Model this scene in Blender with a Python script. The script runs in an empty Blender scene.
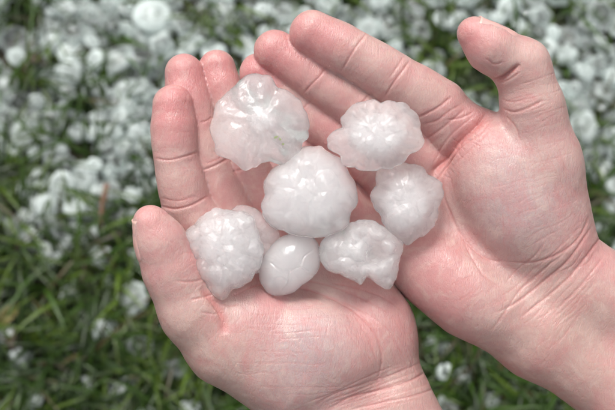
import bpy, math, random
import numpy as np
from mathutils import Matrix, Vector, Euler

R = math.radians
random.seed(11)
rng = np.random.default_rng(11)
scene = bpy.context.scene
COL = scene.collection

# ---------------------------------------------------------------- camera
TILT = R(17)                      # away from straight down
D0 = 0.42                         # distance from lens to the palms (m)
PXMM = 2.552                      # photo pixels per mm at the palms
GROUND_AXIS = 0.90                # distance along the view axis to the lawn
CAM = Vector((0, 0, GROUND_AXIS * math.cos(TILT)))
cam_data = bpy.data.cameras.new('camera')
cam = bpy.data.objects.new('camera', cam_data)
COL.objects.link(cam)
cam.location = CAM
cam.rotation_euler = (TILT, 0, 0)
cam_data.sensor_width = 36
cam_data.lens = 36 * (D0 * 1000) / (615 / PXMM)
cam_data.clip_start = 0.01
cam_data.clip_end = 200
cam_data.dof.use_dof = True
cam_data.dof.focus_distance = D0 - 0.008
cam_data.dof.aperture_fstop = 12.5
scene.camera = cam

# ---------------------------------------------------------------- sky and sun (bright overcast)
world = bpy.data.worlds.new('World')
scene.world = world
world.use_nodes = True
wn = world.node_tree
wn.nodes.clear()
SUN_EL, SUN_AZ = R(57), R(-20)    # azimuth from +Y, negative = to the left of the picture
w_out = wn.nodes.new('ShaderNodeOutputWorld')
w_bg = wn.nodes.new('ShaderNodeBackground')
w_hs = wn.nodes.new('ShaderNodeHueSaturation')
w_sky = wn.nodes.new('ShaderNodeTexSky')
w_sky.sky_type = 'NISHITA'
w_sky.sun_disc = False
w_sky.sun_elevation = SUN_EL
w_sky.sun_rotation = SUN_AZ
w_sky.air_density = 1.0
w_sky.dust_density = 3.0
w_hs.inputs['Saturation'].default_value = 0.12
w_bg.inputs['Strength'].default_value = 0.08
wn.links.new(w_sky.outputs[0], w_hs.inputs['Color'])
wn.links.new(w_hs.outputs[0], w_bg.inputs['Color'])
wn.links.new(w_bg.outputs[0], w_out.inputs['Surface'])

sun_data = bpy.data.lights.new('sun', 'SUN')
sun_data.energy = 1.5
sun_data.angle = R(24)
sun_data.color = (1.0, 0.97, 0.93)
sun = bpy.data.objects.new('sun', sun_data)
COL.objects.link(sun)
sdir = Vector((math.sin(SUN_AZ) * math.cos(SUN_EL), math.cos(SUN_AZ) * math.cos(SUN_EL), math.sin(SUN_EL)))
sun.rotation_euler = (-sdir).to_track_quat('-Z', 'Y').to_euler()
sun.location = sdir * 5

scene.view_settings.view_transform = 'Standard'
scene.view_settings.look = 'None'
scene.view_settings.exposure = 1.12
scene.view_settings.gamma = 1
scene.render.engine = 'CYCLES'
scene.cycles.use_denoising = True
scene.cycles.max_bounces = 26
scene.cycles.volume_bounces = 18
scene.cycles.use_adaptive_sampling = True
scene.cycles.adaptive_threshold = 0.03
scene.cycles.transmission_bounces = 14
scene.cycles.sample_clamp_indirect = 25

# ---------------------------------------------------------------- frames
# "palm frame": mm, x right, y up the picture, z towards the lens, origin on the view axis at D0
MW = Matrix.Translation(CAM) @ Euler((TILT, 0, 0)).to_matrix().to_4x4() @ Matrix.Translation((0, 0, -D0))
MWn = np.array(MW)

def P(px, py, z=0.0):
    s = (D0 * 1000 - z) / (D0 * 1000)
    return np.array(((px - 307.5) / PXMM * s, (205 - py) / PXMM * s, z))

def to_px(V):
    s = (D0 * 1000) / (D0 * 1000 - V[:, 2])
    return np.stack((V[:, 0] * s * PXMM + 307.5, 205 - V[:, 1] * s * PXMM), 1)

RAY_R = Euler((TILT, 0, 0)).to_matrix()
def ground_at(px, py, h=0.0):
    d = RAY_R @ Vector(((px - 307.5) / PXMM / 1000, (205 - py) / PXMM / 1000, -D0))
    t = (h - CAM.z) / d.z
    return CAM + d * t
GPX = GROUND_AXIS / D0 / PXMM / 1000          # metres on the lawn per photo pixel

def tag(o, label, cat=None, group=None, kind=None):
    o['label'] = label
    if cat: o['category'] = cat
    if group: o['group'] = group
    if kind: o['kind'] = kind
    return o

def mesh_np(name, V, F, smooth=True):
    me = bpy.data.meshes.new(name)
    V = np.asarray(V, np.float32); F = np.asarray(F, np.int32)
    n = F.shape[1]
    me.vertices.add(len(V)); me.vertices.foreach_set('co', V.ravel())
    me.loops.add(F.size); me.loops.foreach_set('vertex_index', F.ravel())
    me.polygons.add(len(F))
    me.polygons.foreach_set('loop_start', np.arange(0, F.size, n, dtype=np.int32))
    me.polygons.foreach_set('loop_total', np.full(len(F), n, np.int32))
    me.polygons.foreach_set('use_smooth', np.full(len(F), smooth))
    me.update(calc_edges=True)
    return me

def get_co(me):
    a = np.empty(len(me.vertices) * 3, np.float32); me.vertices.foreach_get('co', a)
    return a.reshape(-1, 3).astype(np.float64)

def get_no(me):
    a = np.empty(len(me.vertices) * 3, np.float32); me.vertices.foreach_get('normal', a)
    return a.reshape(-1, 3).astype(np.float64)

def add_attr(me, name, vals, typ='FLOAT'):
    a = me.attributes.new(name, typ, 'POINT')
    if typ == 'FLOAT':
        a.data.foreach_set('value', np.asarray(vals, np.float32).ravel())
    else:
        a.data.foreach_set('color', np.asarray(vals, np.float32).ravel())

def vnoise(Pn, seed=0):
    """smooth value noise, Pn (N,3) -> -1..1"""
    Pi = np.floor(Pn).astype(np.int64); f = Pn - Pi; f = f * f * (3 - 2 * f)
    def h(i, j, k):
        n = (i * 374761393 + j * 668265263 + k * 2147483647 + seed * 974711) & 0xffffffff
        n = ((n ^ (n >> 13)) * 1274126177) & 0xffffffff
        n = (n ^ (n >> 16)) & 0xffff
        return n / 32767.5 - 1
    o = 0
    for a in (0, 1):
        for b in (0, 1):
            for c in (0, 1):
                w = (f[:, 0] if a else 1 - f[:, 0]) * (f[:, 1] if b else 1 - f[:, 1]) * (f[:, 2] if c else 1 - f[:, 2])
                o = o + w * h(Pi[:, 0] + a, Pi[:, 1] + b, Pi[:, 2] + c)
    return o

# ---------------------------------------------------------------- node helpers
class NT:
    def __init__(self, name):
        self.m = bpy.data.materials.new(name); self.m.use_nodes = True
        self.t = self.m.node_tree; self.t.nodes.clear()
        self.out = self.n('ShaderNodeOutputMaterial')
    def n(self, typ, **kw):
        x = self.t.nodes.new(typ)
        for k, v in kw.items(): setattr(x, k, v)
        return x
    def l(self, a, b): self.t.links.new(a, b)
    def setin(self, node, **kw):
        for k, v in kw.items():
            k = k.replace('_', ' ')
            if isinstance(v, bpy.types.NodeSocket): self.l(v, node.inputs[k])
            else: node.inputs[k].default_value = v
        return node
    def attr(self, name, out='Fac'):
        return self.n('ShaderNodeAttribute', attribute_name=name).outputs[out]
    def noise(self, vec, scale, detail=3, rough=0.55, dist=0.0):
        x = self.n('ShaderNodeTexNoise'); self.setin(x, Scale=scale, Detail=detail, Roughness=rough, Distortion=dist)
        if vec is not None: self.l(vec, x.inputs['Vector'])
        return x.outputs['Fac']
    def ramp(self, fac, stops):
        x = self.n('ShaderNodeValToRGB'); self.l(fac, x.inputs[0]); cr = x.color_ramp
        while len(cr.elements) < len(stops): cr.elements.new(0.5)
        for e, (p, c) in zip(cr.elements, stops):
            e.position = p; e.color = c if len(c) == 4 else (*c, 1)
        return x.outputs[0]
    def mixc(self, fac, a, b, mode='MIX'):
        x = self.n('ShaderNodeMix', data_type='RGBA', blend_type=mode)
        for s, v in ((x.inputs[0], fac), (x.inputs[6], a), (x.inputs[7], b)):
            if isinstance(v, bpy.types.NodeSocket): self.l(v, s)
            else: s.default_value = v if not isinstance(v, tuple) else ((*v, 1) if len(v) == 3 else v)
        return x.outputs[2]
    def math(self, op, a, b=None, c=None, clamp=False):
        x = self.n('ShaderNodeMath', operation=op, use_clamp=clamp)
        for s, v in zip(x.inputs, (a, b, c)):
            if v is None: continue
            if isinstance(v, bpy.types.NodeSocket): self.l(v, s)
            else: s.default_value = v
        return x.outputs[0]
    def mapr(self, v, a, b, c, d):
        x = self.n('ShaderNodeMapRange'); self.l(v, x.inputs[0])
        for i, q in enumerate((a, b, c, d)): x.inputs[i + 1].default_value = q
        return x.outputs[0]
    def bump(self, height, strength, dist, normal=None):
        x = self.n('ShaderNodeBump'); self.setin(x, Strength=strength, Distance=dist); self.l(height, x.inputs['Height'])
        if normal is not None: self.l(normal, x.inputs['Normal'])
        return x.outputs[0]

# ================================================================ materials
def skin_material():
    t = NT('skin')
    col = t.attr('skin', 'Color')
    tc = t.n('ShaderNodeTexCoord').outputs['Object']
    mott = t.noise(tc, 85, 5, 0.7, 0.8)
    mott2 = t.noise(tc, 480, 3, 0.6)
    c = t.mixc(t.mapr(mott, 0.46, 0.66, 0.0, 0.45), col, (0.51, 0.205, 0.205))
    c = t.mixc(t.mapr(mott, 0.48, 0.32, 0.0, 0.5), c, (0.60, 0.43, 0.385))
    c = t.mixc(t.mapr(mott2, 0.45, 0.75, 0, 0.30), c, (0.60, 0.40, 0.355))
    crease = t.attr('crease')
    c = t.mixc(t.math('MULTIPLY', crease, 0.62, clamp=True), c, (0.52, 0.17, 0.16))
    def lines(rot, sx, sy):
        mp = t.n('ShaderNodeMapping'); t.l(tc, mp.inputs[0]); mp.inputs['Rotation'].default_value = (0, 0, R(rot)); mp.inputs['Scale'].default_value = (sx, sy, sy)
        x = t.noise(mp.outputs[0], 1.0, 2, 0.5, 0.35)
        return t.math('ABSOLUTE', t.math('SUBTRACT', x, 0.5))          # thin furrows where the noise crosses its mean
    la = t.math('MINIMUM', lines(32, 620, 150), 0.05); lb = t.math('MINIMUM', lines(-48, 580, 140), 0.05); lc = t.math('MINIMUM', lines(78, 900, 260), 0.05)
    v = t.n('ShaderNodeTexVoronoi', feature='DISTANCE_TO_EDGE'); t.l(tc, v.inputs['Vector']); v.inputs['Scale'].default_value = 1300
    hsum = t.math('ADD', t.math('ADD', t.math('MULTIPLY', la, 9.0), t.math('MULTIPLY', lb, 9.0)), t.math('ADD', t.math('MULTIPLY', lc, 5.0), t.math('MULTIPLY', t.math('MINIMUM', v.outputs['Distance'], 0.15), 1.8)))
    hsum = t.math('ADD', hsum, t.math('MULTIPLY', mott2, 0.8))
    nb = t.bump(hsum, 0.29, 0.0005)
    p = t.n('ShaderNodeBsdfPrincipled')
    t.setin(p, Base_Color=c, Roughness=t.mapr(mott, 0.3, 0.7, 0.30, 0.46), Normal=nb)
    p.inputs['Subsurface Weight'].default_value = 0.42
    p.inputs['Subsurface Radius'].default_value = (1.0, 0.34, 0.22)
    p.inputs['Subsurface Scale'].default_value = 0.0042
    p.inputs['Specular IOR Level'].default_value = 0.5
    t.l(p.outputs[0], t.out.inputs[0])
    return t.m

def nail_material():
    t = NT('fingernail')
    a = t.attr('tip')
    c = t.mixc(a, (0.62, 0.36, 0.33), (0.60, 0.40, 0.35))
    p = t.n('ShaderNodeBsdfPrincipled')
    t.setin(p, Base_Color=c, Roughness=0.38)
    p.inputs['Subsurface Weight'].default_value = 0.2
    p.inputs['Subsurface Scale'].default_value = 0.002
    t.l(p.outputs[0], t.out.inputs[0])
    return t.m

def ice_material(name, shell=70.0, core=320.0, cr=0.5, cpos=(0.5, 0.5, 0.5), bump_str=0.3, frost=0.19):
    """hail ice: a wet, slightly frosted glassy skin round cloudy ice (scattering volume) with a milky core"""
    t = NT(name)
    tcn = t.n('ShaderNodeTexCoord'); tc = tcn.outputs['Object']
    nz = t.noise(tc, 230, 4, 0.62, 0.5)
    nz2 = t.noise(tc, 700, 3, 0.6)
    nb = t.bump(t.math('ADD', nz2, t.math('MULTIPLY', nz, 1.5)), bump_str, 0.0009)
    milky = t.n('ShaderNodeBsdfPrincipled')
    t.setin(milky, Base_Color=(0.98, 0.96, 0.97, 1), Roughness=0.24, IOR=1.31, Normal=nb)
    milky.inputs['Subsurface Weight'].default_value = 1.0
    milky.inputs['Subsurface Radius'].default_value = (1, 0.96, 0.98)
    milky.inputs['Subsurface Scale'].default_value = 0.012
    glass = t.n('ShaderNodeBsdfPrincipled')
    t.setin(glass, Base_Color=(1, 1, 1, 1), Roughness=0.07, IOR=1.14, Normal=nb)
    glass.inputs['Transmission Weight'].default_value = 1.0
    for b in (milky, glass):
        b.inputs['Coat Weight'].default_value = 1.0
        b.inputs['Coat Roughness'].default_value = 0.03
        b.inputs['Coat IOR'].default_value = 1.4
        t.l(nb, b.inputs['Coat Normal'])
    mx = t.n('ShaderNodeMixShader')
    mx.inputs[0].default_value = frost; t.l(glass.outputs[0], mx.inputs[1]); t.l(milky.outputs[0], mx.inputs[2])
    t.l(mx.outputs[0], t.out.inputs[0])
    # cloudiness inside: veins and bubbles in the shell, a milky core
    v = t.noise(tc, 330, 3, 0.6, 1.5)
    veins = t.math('POWER', t.mapr(v, 0.42, 0.72, 0.0, 1.0), 1.6)
    dv = t.n('ShaderNodeVectorMath', operation='DISTANCE'); t.l(tcn.outputs['Generated'], dv.inputs[0]); dv.inputs[1].default_value = cpos
    cd = t.math('MULTIPLY', t.mapr(t.math('ADD', dv.outputs['Value'], t.math('MULTIPLY', t.math('SUBTRACT', nz, 0.5), 0.16)), cr * 0.5 - 0.035, cr * 0.5 + 0.035, 1.0, 0.0), core)
    dens = t.math('ADD', t.math('MULTIPLY_ADD', veins, shell * 8, shell * 0.6), cd)
    vs = t.n('ShaderNodeVolumeScatter')
    vs.inputs['Color'].default_value = (0.999, 0.997, 0.999, 1); vs.inputs['Anisotropy'].default_value = 0.2
    t.l(dens, vs.inputs['Density'])
    t.l(vs.outputs[0], t.out.inputs['Volume'])
    return t.m

def lawn_hail_material():
    t = NT('lawn_hail_ice')
    clear = t.attr('clear')
    tc = t.n('ShaderNodeTexCoord').outputs['Object']
    rnd = t.n('ShaderNodeObjectInfo').outputs['Random']
    nz = t.noise(tc, 160, 3, 0.6, 0.6)
    cl = t.math('ADD', t.math('ADD', clear, t.math('MULTIPLY', t.math('SUBTRACT', nz, 0.5), 0.9)), t.mapr(rnd, 0, 1, -0.4, 0.42), clamp=True)
    nb = t.bump(nz, 0.2, 0.001)
    mp_ = t.n('ShaderNodeBsdfPrincipled')
    t.setin(mp_, Base_Color=(0.80, 0.87, 0.855, 1), Roughness=0.2, IOR=1.31, Normal=nb)
    tl = t.n('ShaderNodeBsdfTranslucent'); tl.inputs[0].default_value = (0.86, 0.92, 0.90, 1)
    milky = t.n('ShaderNodeMixShader'); milky.inputs[0].default_value = 0.42
    t.l(mp_.outputs[0], milky.inputs[1]); t.l(tl.outputs[0], milky.inputs[2])
    glass = t.n('ShaderNodeBsdfPrincipled')
    t.setin(glass, Base_Color=(0.95, 0.98, 0.97, 1), Roughness=0.08, IOR=1.2, Normal=nb)
    glass.inputs['Transmission Weight'].default_value = 1.0
    mx = t.n('ShaderNodeMixShader')
    t.l(t.math('MULTIPLY', cl, 0.93), mx.inputs[0]); t.l(milky.outputs[0], mx.inputs[1]); t.l(glass.outputs[0], mx.inputs[2])
    t.l(mx.outputs[0], t.out.inputs[0])
    return t.m

def grass_material():
    t = NT('grass_blade')
    col = t.attr('tint', 'Color')
    tc = t.n('ShaderNodeTexCoord').outputs['Object']
    nz = t.noise(tc, 300, 2)
    c = t.mixc(t.mapr(nz, 0.4, 0.7, 0, 0.35), col, (0.03, 0.06, 0.01))
    p = t.n('ShaderNodeBsdfPrincipled'); t.setin(p, Base_Color=c, Roughness=0.42)
    tr = t.n('ShaderNodeBsdfTranslucent'); t.l(c, tr.inputs[0])
    mx = t.n('ShaderNodeMixShader'); mx.inputs[0].default_value = 0.28
    t.l(p.outputs[0], mx.inputs[1]); t.l(tr.outputs[0], mx.inputs[2]); t.l(mx.outputs[0], t.out.inputs[0])
    return t.m

def soil_material():
    t = NT('soil')
    tc = t.n('ShaderNodeTexCoord').outputs['Object']
    n1 = t.noise(tc, 14, 5, 0.6); n2 = t.noise(tc, 150, 4, 0.65)
    c = t.ramp(n2, [(0.3, (0.012, 0.012, 0.006)), (0.55, (0.045, 0.03, 0.018)), (0.8, (0.10, 0.07, 0.045))])
    c = t.mixc(t.mapr(n1, 0.42, 0.6, 0, 0.75), c, (0.028, 0.05, 0.012))
    p = t.n('ShaderNodeBsdfPrincipled'); t.setin(p, Base_Color=c, Roughness=0.85, Normal=t.bump(n2, 0.8, 0.006))
    t.l(p.outputs[0], t.out.inputs[0])
    return t.m

def plain_material(name, c1, c2, scale=200, rough=0.7):
    t = NT(name)
    tc = t.n('ShaderNodeTexCoord').outputs['Object']
    nz = t.noise(tc, scale, 4)
    c = t.mixc(nz, c1, c2)
    p = t.n('ShaderNodeBsdfPrincipled'); t.setin(p, Base_Color=c, Roughness=rough, Normal=t.bump(nz, 0.4, 0.001))
    t.l(p.outputs[0], t.out.inputs[0])
    return t.m

M_skin, M_nail, M_soil, M_grass, M_lhail = skin_material(), nail_material(), soil_material(), grass_material(), lawn_hail_material()

# ================================================================ ground
me = bpy.data.meshes.new('ground')
me.from_pydata([(-30, -30, 0), (30, -30, 0), (30, 30, 0), (-30, 30, 0)], [], [(0, 1, 2, 3)])
ground = bpy.data.objects.new('ground', me); COL.objects.link(ground); me.materials.append(M_soil)
tag(ground, 'dark soil of the lawn under the grass and hail', kind='structure')

# ================================================================ hands: signed-distance modelling
VOX = 0.75
class Field:
    def __init__(self, lo, hi):
        self.lo = np.array(lo, float); self.n = np.ceil((np.array(hi) - self.lo) / VOX).astype(int) + 1
        self.ax = [self.lo[i] + VOX * np.arange(self.n[i], dtype=np.float32) for i in range(3)]
    def new(self): return np.full(self.n, 30.0, np.float32)
    def window(self, lo, hi):
        a = np.clip(np.floor((lo - self.lo) / VOX).astype(int), 0, self.n); b = np.clip(np.ceil((hi - self.lo) / VOX).astype(int) + 1, 0, self.n)
        sl = tuple(slice(a[i], b[i]) for i in range(3))
        X = self.ax[0][sl[0]][:, None, None].astype(np.float32); Y = self.ax[1][sl[1]][None, :, None].astype(np.float32); Z = self.ax[2][sl[2]][None, None, :].astype(np.float32)
        return sl, X, Y, Z

def smin(a, b, k):
    if k <= 0: return np.minimum(a, b)
    h = np.maximum(k - np.abs(a - b), 0) / k
    return np.minimum(a, b) - h * h * (k * 0.25)

MARG = 14
def cone(F, D, a, b, ra, rb, k, bulge=0.0, flat=1.0):
    rm = max(ra, rb) + MARG
    lo = np.minimum(a, b) - rm; hi = np.maximum(a, b) + rm
    sl, X, Y, Z = F.window(lo, hi)
    ba = (b - a).astype(np.float32); L2 = float(ba @ ba)
    t = np.clip(((X - a[0]) * ba[0] + (Y - a[1]) * ba[1] + (Z - a[2]) * ba[2]) / L2, 0, 1).astype(np.float32)
    dx = X - a[0] - t * ba[0]; dy = Y - a[1] - t * ba[1]; dz = (Z - a[2] - t * ba[2]) * flat
    d = np.sqrt(dx * dx + dy * dy + dz * dz) - (ra + (rb - ra) * t + bulge * 4 * t * (1 - t))
    D[sl] = smin(D[sl], d.astype(np.float32), k)

def ellipsoid(F, D, c, ax, ang, k):
    rm = max(ax) + MARG
    sl, X, Y, Z = F.window(c - rm, c + rm)
    ca, sa = math.cos(R(ang)), math.sin(R(ang))
    x = ((X - c[0]) * ca + (Y - c[1]) * sa); y = (-(X - c[0]) * sa + (Y - c[1]) * ca); z = Z - c[2]
    k0 = np.sqrt((x / ax[0]) ** 2 + (y / ax[1]) ** 2 + (z / ax[2]) ** 2)
    k1 = np.sqrt((x / ax[0] ** 2) ** 2 + (y / ax[1] ** 2) ** 2 + (z / ax[2] ** 2) ** 2) + 1e-6
    D[sl] = smin(D[sl], (k0 * (k0 - 1) / k1).astype(np.float32), k)

def J(j):                                 # (px, py, top z, radius mm) -> centre, radius
    px, py, zt, r = j
    return P(px, py, zt - r), r

def chain(F, js, k=2.0, bulge=0.5, D=None):
    if D is None: D = F.new()
    c = [J(j) for j in js]
    for i in range(len(c) - 1):
        cone(F, D, c[i][0], c[i + 1][0], c[i][1], c[i + 1][1], k if i else 0, bulge if 0 < i < len(c) - 2 else 0)
    return D

def surface_nets(D, lo):
    S = D < 0
    nx, ny, nz = D.shape
    cnt = np.zeros((nx - 1, ny - 1, nz - 1), np.int8)
    for a in (0, 1):
        for b in (0, 1):
            for c in (0, 1):
                cnt += S[a:nx - 1 + a, b:ny - 1 + b, c:nz - 1 + c]
    act = (cnt > 0) & (cnt < 8)
    idx = np.argwhere(act)
    vid = np.full(act.shape, -1, np.int32); vid[act] = np.arange(len(idx))
    acc = np.zeros((len(idx), 3)); num = np.zeros(len(idx))
    i, j, k = idx.T
    corners = [(a, b, c) for a in (0, 1) for b in (0, 1) for c in (0, 1)]
    for p in corners:
        for ax in range(3):
            if p[ax] == 0:
                q = list(p); q[ax] = 1
                d0 = D[i + p[0], j + p[1], k + p[2]]; d1 = D[i + q[0], j + q[1], k + q[2]]
                m = (d0 < 0) != (d1 < 0)
                t = np.where(m, d0 / np.where(m, d0 - d1, 1), 0)
                pt = np.tile(np.array(p, float), (len(idx), 1)); pt[:, ax] = t
                acc[m] += pt[m]; num[m] += 1
    V = (idx + acc / num[:, None]) * VOX + lo
    F = []
    for ax in range(3):
        s0 = [slice(None)] * 3; s1 = [slice(None)] * 3
        s0[ax] = slice(0, -1); s1[ax] = slice(1, None)
        A = S[tuple(s0)]; B = S[tuple(s1)]
        e = np.argwhere(A != B)
        u, v = [(1, 2), (2, 0), (0, 1)][ax]
        ok = (e[:, u] > 0) & (e[:, v] > 0) & (e[:, u] < D.shape[u] - 1) & (e[:, v] < D.shape[v] - 1)
        e = e[ok]
        def cell(du, dv):
            q = e.copy(); q[:, u] += du; q[:, v] += dv
            return vid[q[:, 0], q[:, 1], q[:, 2]]
        q = np.stack((cell(-1, -1), cell(0, -1), cell(0, 0), cell(-1, 0)), 1)
        flip = ~A[e[:, 0], e[:, 1], e[:, 2]]
        q[flip] = q[flip][:, ::-1]
        F.append(q)
    return V, np.concatenate(F)

def subdivide(name, V, F):
    """one Catmull-Clark step on a closed quad mesh"""
    nV, nF = len(V), len(F)
    fp = V[F].mean(1)
    E = np.stack((F, np.roll(F, -1, 1)), 2).reshape(-1, 2); Es = np.sort(E, 1)
    key = Es[:, 0].astype(np.int64) * nV + Es[:, 1]
    uk, inv = np.unique(key, return_inverse=True)
    e0, e1 = uk // nV, uk % nV; nE = len(uk)
    fidx = np.repeat(np.arange(nF), 4)
    cnt = np.bincount(inv, minlength=nE).astype(float)
    def acc(idx, vals, n): return np.stack([np.bincount(idx, vals[:, c], n) for c in range(3)], 1)
    fsum = acc(inv, fp[fidx], nE); mid = (V[e0] + V[e1]) / 2
    ep = np.where((cnt == 2)[:, None], (mid + fsum / np.maximum(cnt, 1)[:, None]) / 2, mid)
    val = np.bincount(F.ravel(), minlength=nV).astype(float)[:, None]; val[val == 0] = 1
    Q = acc(F.ravel(), fp[fidx], nV) / val
    ve = np.concatenate((e0, e1)); ne = np.bincount(ve, minlength=nV).astype(float)[:, None]; ne[ne == 0] = 1
    Rm = acc(ve, np.concatenate((mid, mid)), nV) / ne
    NV = (Q + 2 * Rm + (val - 3) * V) / val
    V2 = np.vstack((NV, ep, fp)); ei = inv.reshape(nF, 4) + nV; fi = np.arange(nF) + nV + nE
    F2 = np.concatenate([np.stack((F[:, k], ei[:, k], fi, ei[:, k - 1]), 1) for k in range(4)])
    return mesh_np(name, V2, F2)

def polydist(Q, pts):
    """distance in px from points Q to a polyline and parameter 0..1 along it"""
    best = np.full(len(Q), 1e9); par = np.zeros(len(Q))
    pts = np.array(pts, float); seg = np.linalg.norm(np.diff(pts, axis=0), axis=1); cum = np.concatenate(([0], np.cumsum(seg)))
    for i in range(len(pts) - 1):
        a, b = pts[i], pts[i + 1]; ba = b - a; L2 = ba @ ba + 1e-9
        t = np.clip(((Q - a) @ ba) / L2, 0, 1)
        d = np.linalg.norm(Q - a - t[:, None] * ba, axis=1)
        m = d < best
        best[m] = d[m]; par[m] = (cum[i] + t[m] * seg[i]) / cum[-1]
    return best, par

def smooth_poly(pts, n=6):
    pts = np.array(pts, float)
    if len(pts) < 3: return pts
    p = np.vstack((2 * pts[0] - pts[1], pts, 2 * pts[-1] - pts[-2])); out = []
    for i in range(1, len(p) - 2):
        for t in np.linspace(0, 1, n, endpoint=False):
            a, b, c, d = p[i - 1], p[i], p[i + 1], p[i + 2]
            out.append(0.5 * ((2 * b) + (c - a) * t + (2 * a - 5 * b + 4 * c - d) * t * t + (3 * b - a - 3 * c + d) * t ** 3))
    out.append(pts[-1])
    return np.array(out)

def wrinkle_family(seed, a0, a1, b0, b1, n, depth, width, wob=2.0, frac=(0.3, 0.8)):
    """n thin skin lines filling the strip between polyline ends: line k runs from lerp(a0,a1) to lerp(b0,b1)"""
    r = np.random.default_rng(seed); out = []
    a0, a1, b0, b1 = map(lambda q: np.array(q, float), (a0, a1, b0, b1))
    for k in range(n):
        u = (k + r.uniform(-.4, 1.4)) / n; v = u + r.normal(0, 0.035)
        s = a0 + (a1 - a0) * u; e = b0 + (b1 - b0) * v
        f = r.uniform(*frac); st = r.uniform(0, 1 - f)
        p0 = s + (e - s) * st; p1 = s + (e - s) * (st + f)
        perp = np.array((-(p1 - p0)[1], (p1 - p0)[0])); perp /= np.linalg.norm(perp) + 1e-9
        pts = [p0 + (p1 - p0) * t + perp * r.normal(0, wob) for t in (0, .33, .66, 1)]
        out.append((pts, depth * r.uniform(.3, 1.05), width * r.uniform(.8, 1.2)))
    return out

def build_hand(name, fingers, thumb, palm, blobs, creases, tones, kpalm=8, kf=6, kt=7, zlo=-62):
    allj = [j for c in fingers for j in c] + list(thumb) + [j for c in palm for j in c]
    pts = np.array([J(j)[0] for j in allj]); rr = max(j[3] for j in allj)
    lo = pts.min(0) - rr - 3; hi = pts.max(0) + rr + 3
    F = Field(lo, hi)
    Pm = F.new()
    for c in palm: 
        q = [J(j) for j in c]
        for i in range(len(q) - 1): cone(F, Pm, q[i][0], q[i + 1][0], q[i][1], q[i + 1][1], kpalm)
    for (px, py, zt, ax, ang, k) in blobs: ellipsoid(F, Pm, P(px, py, zt - ax[2]), ax, ang, k)
    Fg = F.new()
    for c in fingers: Fg = smin(Fg, chain(F, c, k=1.0), 0.5)
    Th = chain(F, thumb, k=5)
    D = smin(smin(Pm, Fg, kf), smin(Pm, Th, kt), 0.8)
    D = D.astype(np.float32)
    V, Q = surface_nets(D, F.lo)
    me = subdivide(name, V, Q)
    V = get_co(me); N = get_no(me)
    # low, soft unevenness of flesh
    V += N * (vnoise(V / 9.0, 3) * 0.22 + vnoise(V / 4.0, 5) * 0.10)[:, None]
    px = to_px(V)
    cre = np.zeros(len(V)); disp = np.zeros(len(V))
    facing = np.clip((N[:, 2] + 0.05) / 0.35, 0, 1)
    for c in creases:
        pts, dep, wid = c[:3]
        if wid < 1: dep, wid = dep * 0.62, wid * 0.8
        pts = smooth_poly(pts); zr = c[3] if len(c) > 3 else None
        w = wid * PXMM
        lo2 = pts.min(0) - 5 * w; hi2 = pts.max(0) + 5 * w
        m = np.where(((px > lo2) & (px < hi2)).all(1) & (facing > 0))[0]
        if zr is not None: m = m[(V[m, 2] > zr[0]) & (V[m, 2] < zr[1])]
        if not len(m): continue
        d, t = polydist(px[m], pts)
        fade = np.clip(np.minimum(t, 1 - t) / 0.14, 0, 1) ** 0.7
        fade = np.where((t <= 0) | (t >= 1), 0.0, fade)
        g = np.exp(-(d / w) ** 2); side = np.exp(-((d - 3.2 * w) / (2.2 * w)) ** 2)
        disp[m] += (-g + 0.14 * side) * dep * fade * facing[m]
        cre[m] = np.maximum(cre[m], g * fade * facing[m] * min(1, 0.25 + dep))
    V += N * disp[:, None]
    # skin tone
    colr = np.tile(np.array((0.61, 0.36, 0.342)), (len(V), 1))
    for (x, y, rad, c, amt) in tones:
        d = np.linalg.norm(px - np.array((x, y)), axis=1) / rad
        w = amt * np.exp(-d * d)
        colr = colr * (1 - w[:, None]) + np.array(c) * w[:, None]
    colr *= np.array((0.83, 0.845, 0.835))
    Vm = V * 0.001
    cen = Vm.mean(0)
    me.vertices.foreach_set('co', (Vm - cen).astype(np.float32).ravel())
    me.update()
    me.polygons.foreach_set('use_smooth', np.full(len(me.polygons), True))
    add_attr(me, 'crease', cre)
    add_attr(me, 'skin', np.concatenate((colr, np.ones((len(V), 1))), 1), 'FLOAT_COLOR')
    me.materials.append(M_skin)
    o = bpy.data.objects.new(name, me); COL.objects.link(o)
    o.matrix_world = MW @ Matrix.Translation(cen)
    return o, (F, D, cen)

def sample(F, D, p):
    q = (p - F.lo) / VOX; i = np.clip(np.floor(q).astype(int), 0, F.n - 2); f = q - i
    s = 0
    for a in (0, 1):
        for b in (0, 1):
            for c in (0, 1):
                s += (f[0] if a else 1 - f[0]) * (f[1] if b else 1 - f[1]) * (f[2] if c else 1 - f[2]) * D[i[0] + a, i[1] + b, i[2] + c]
    return s

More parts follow.
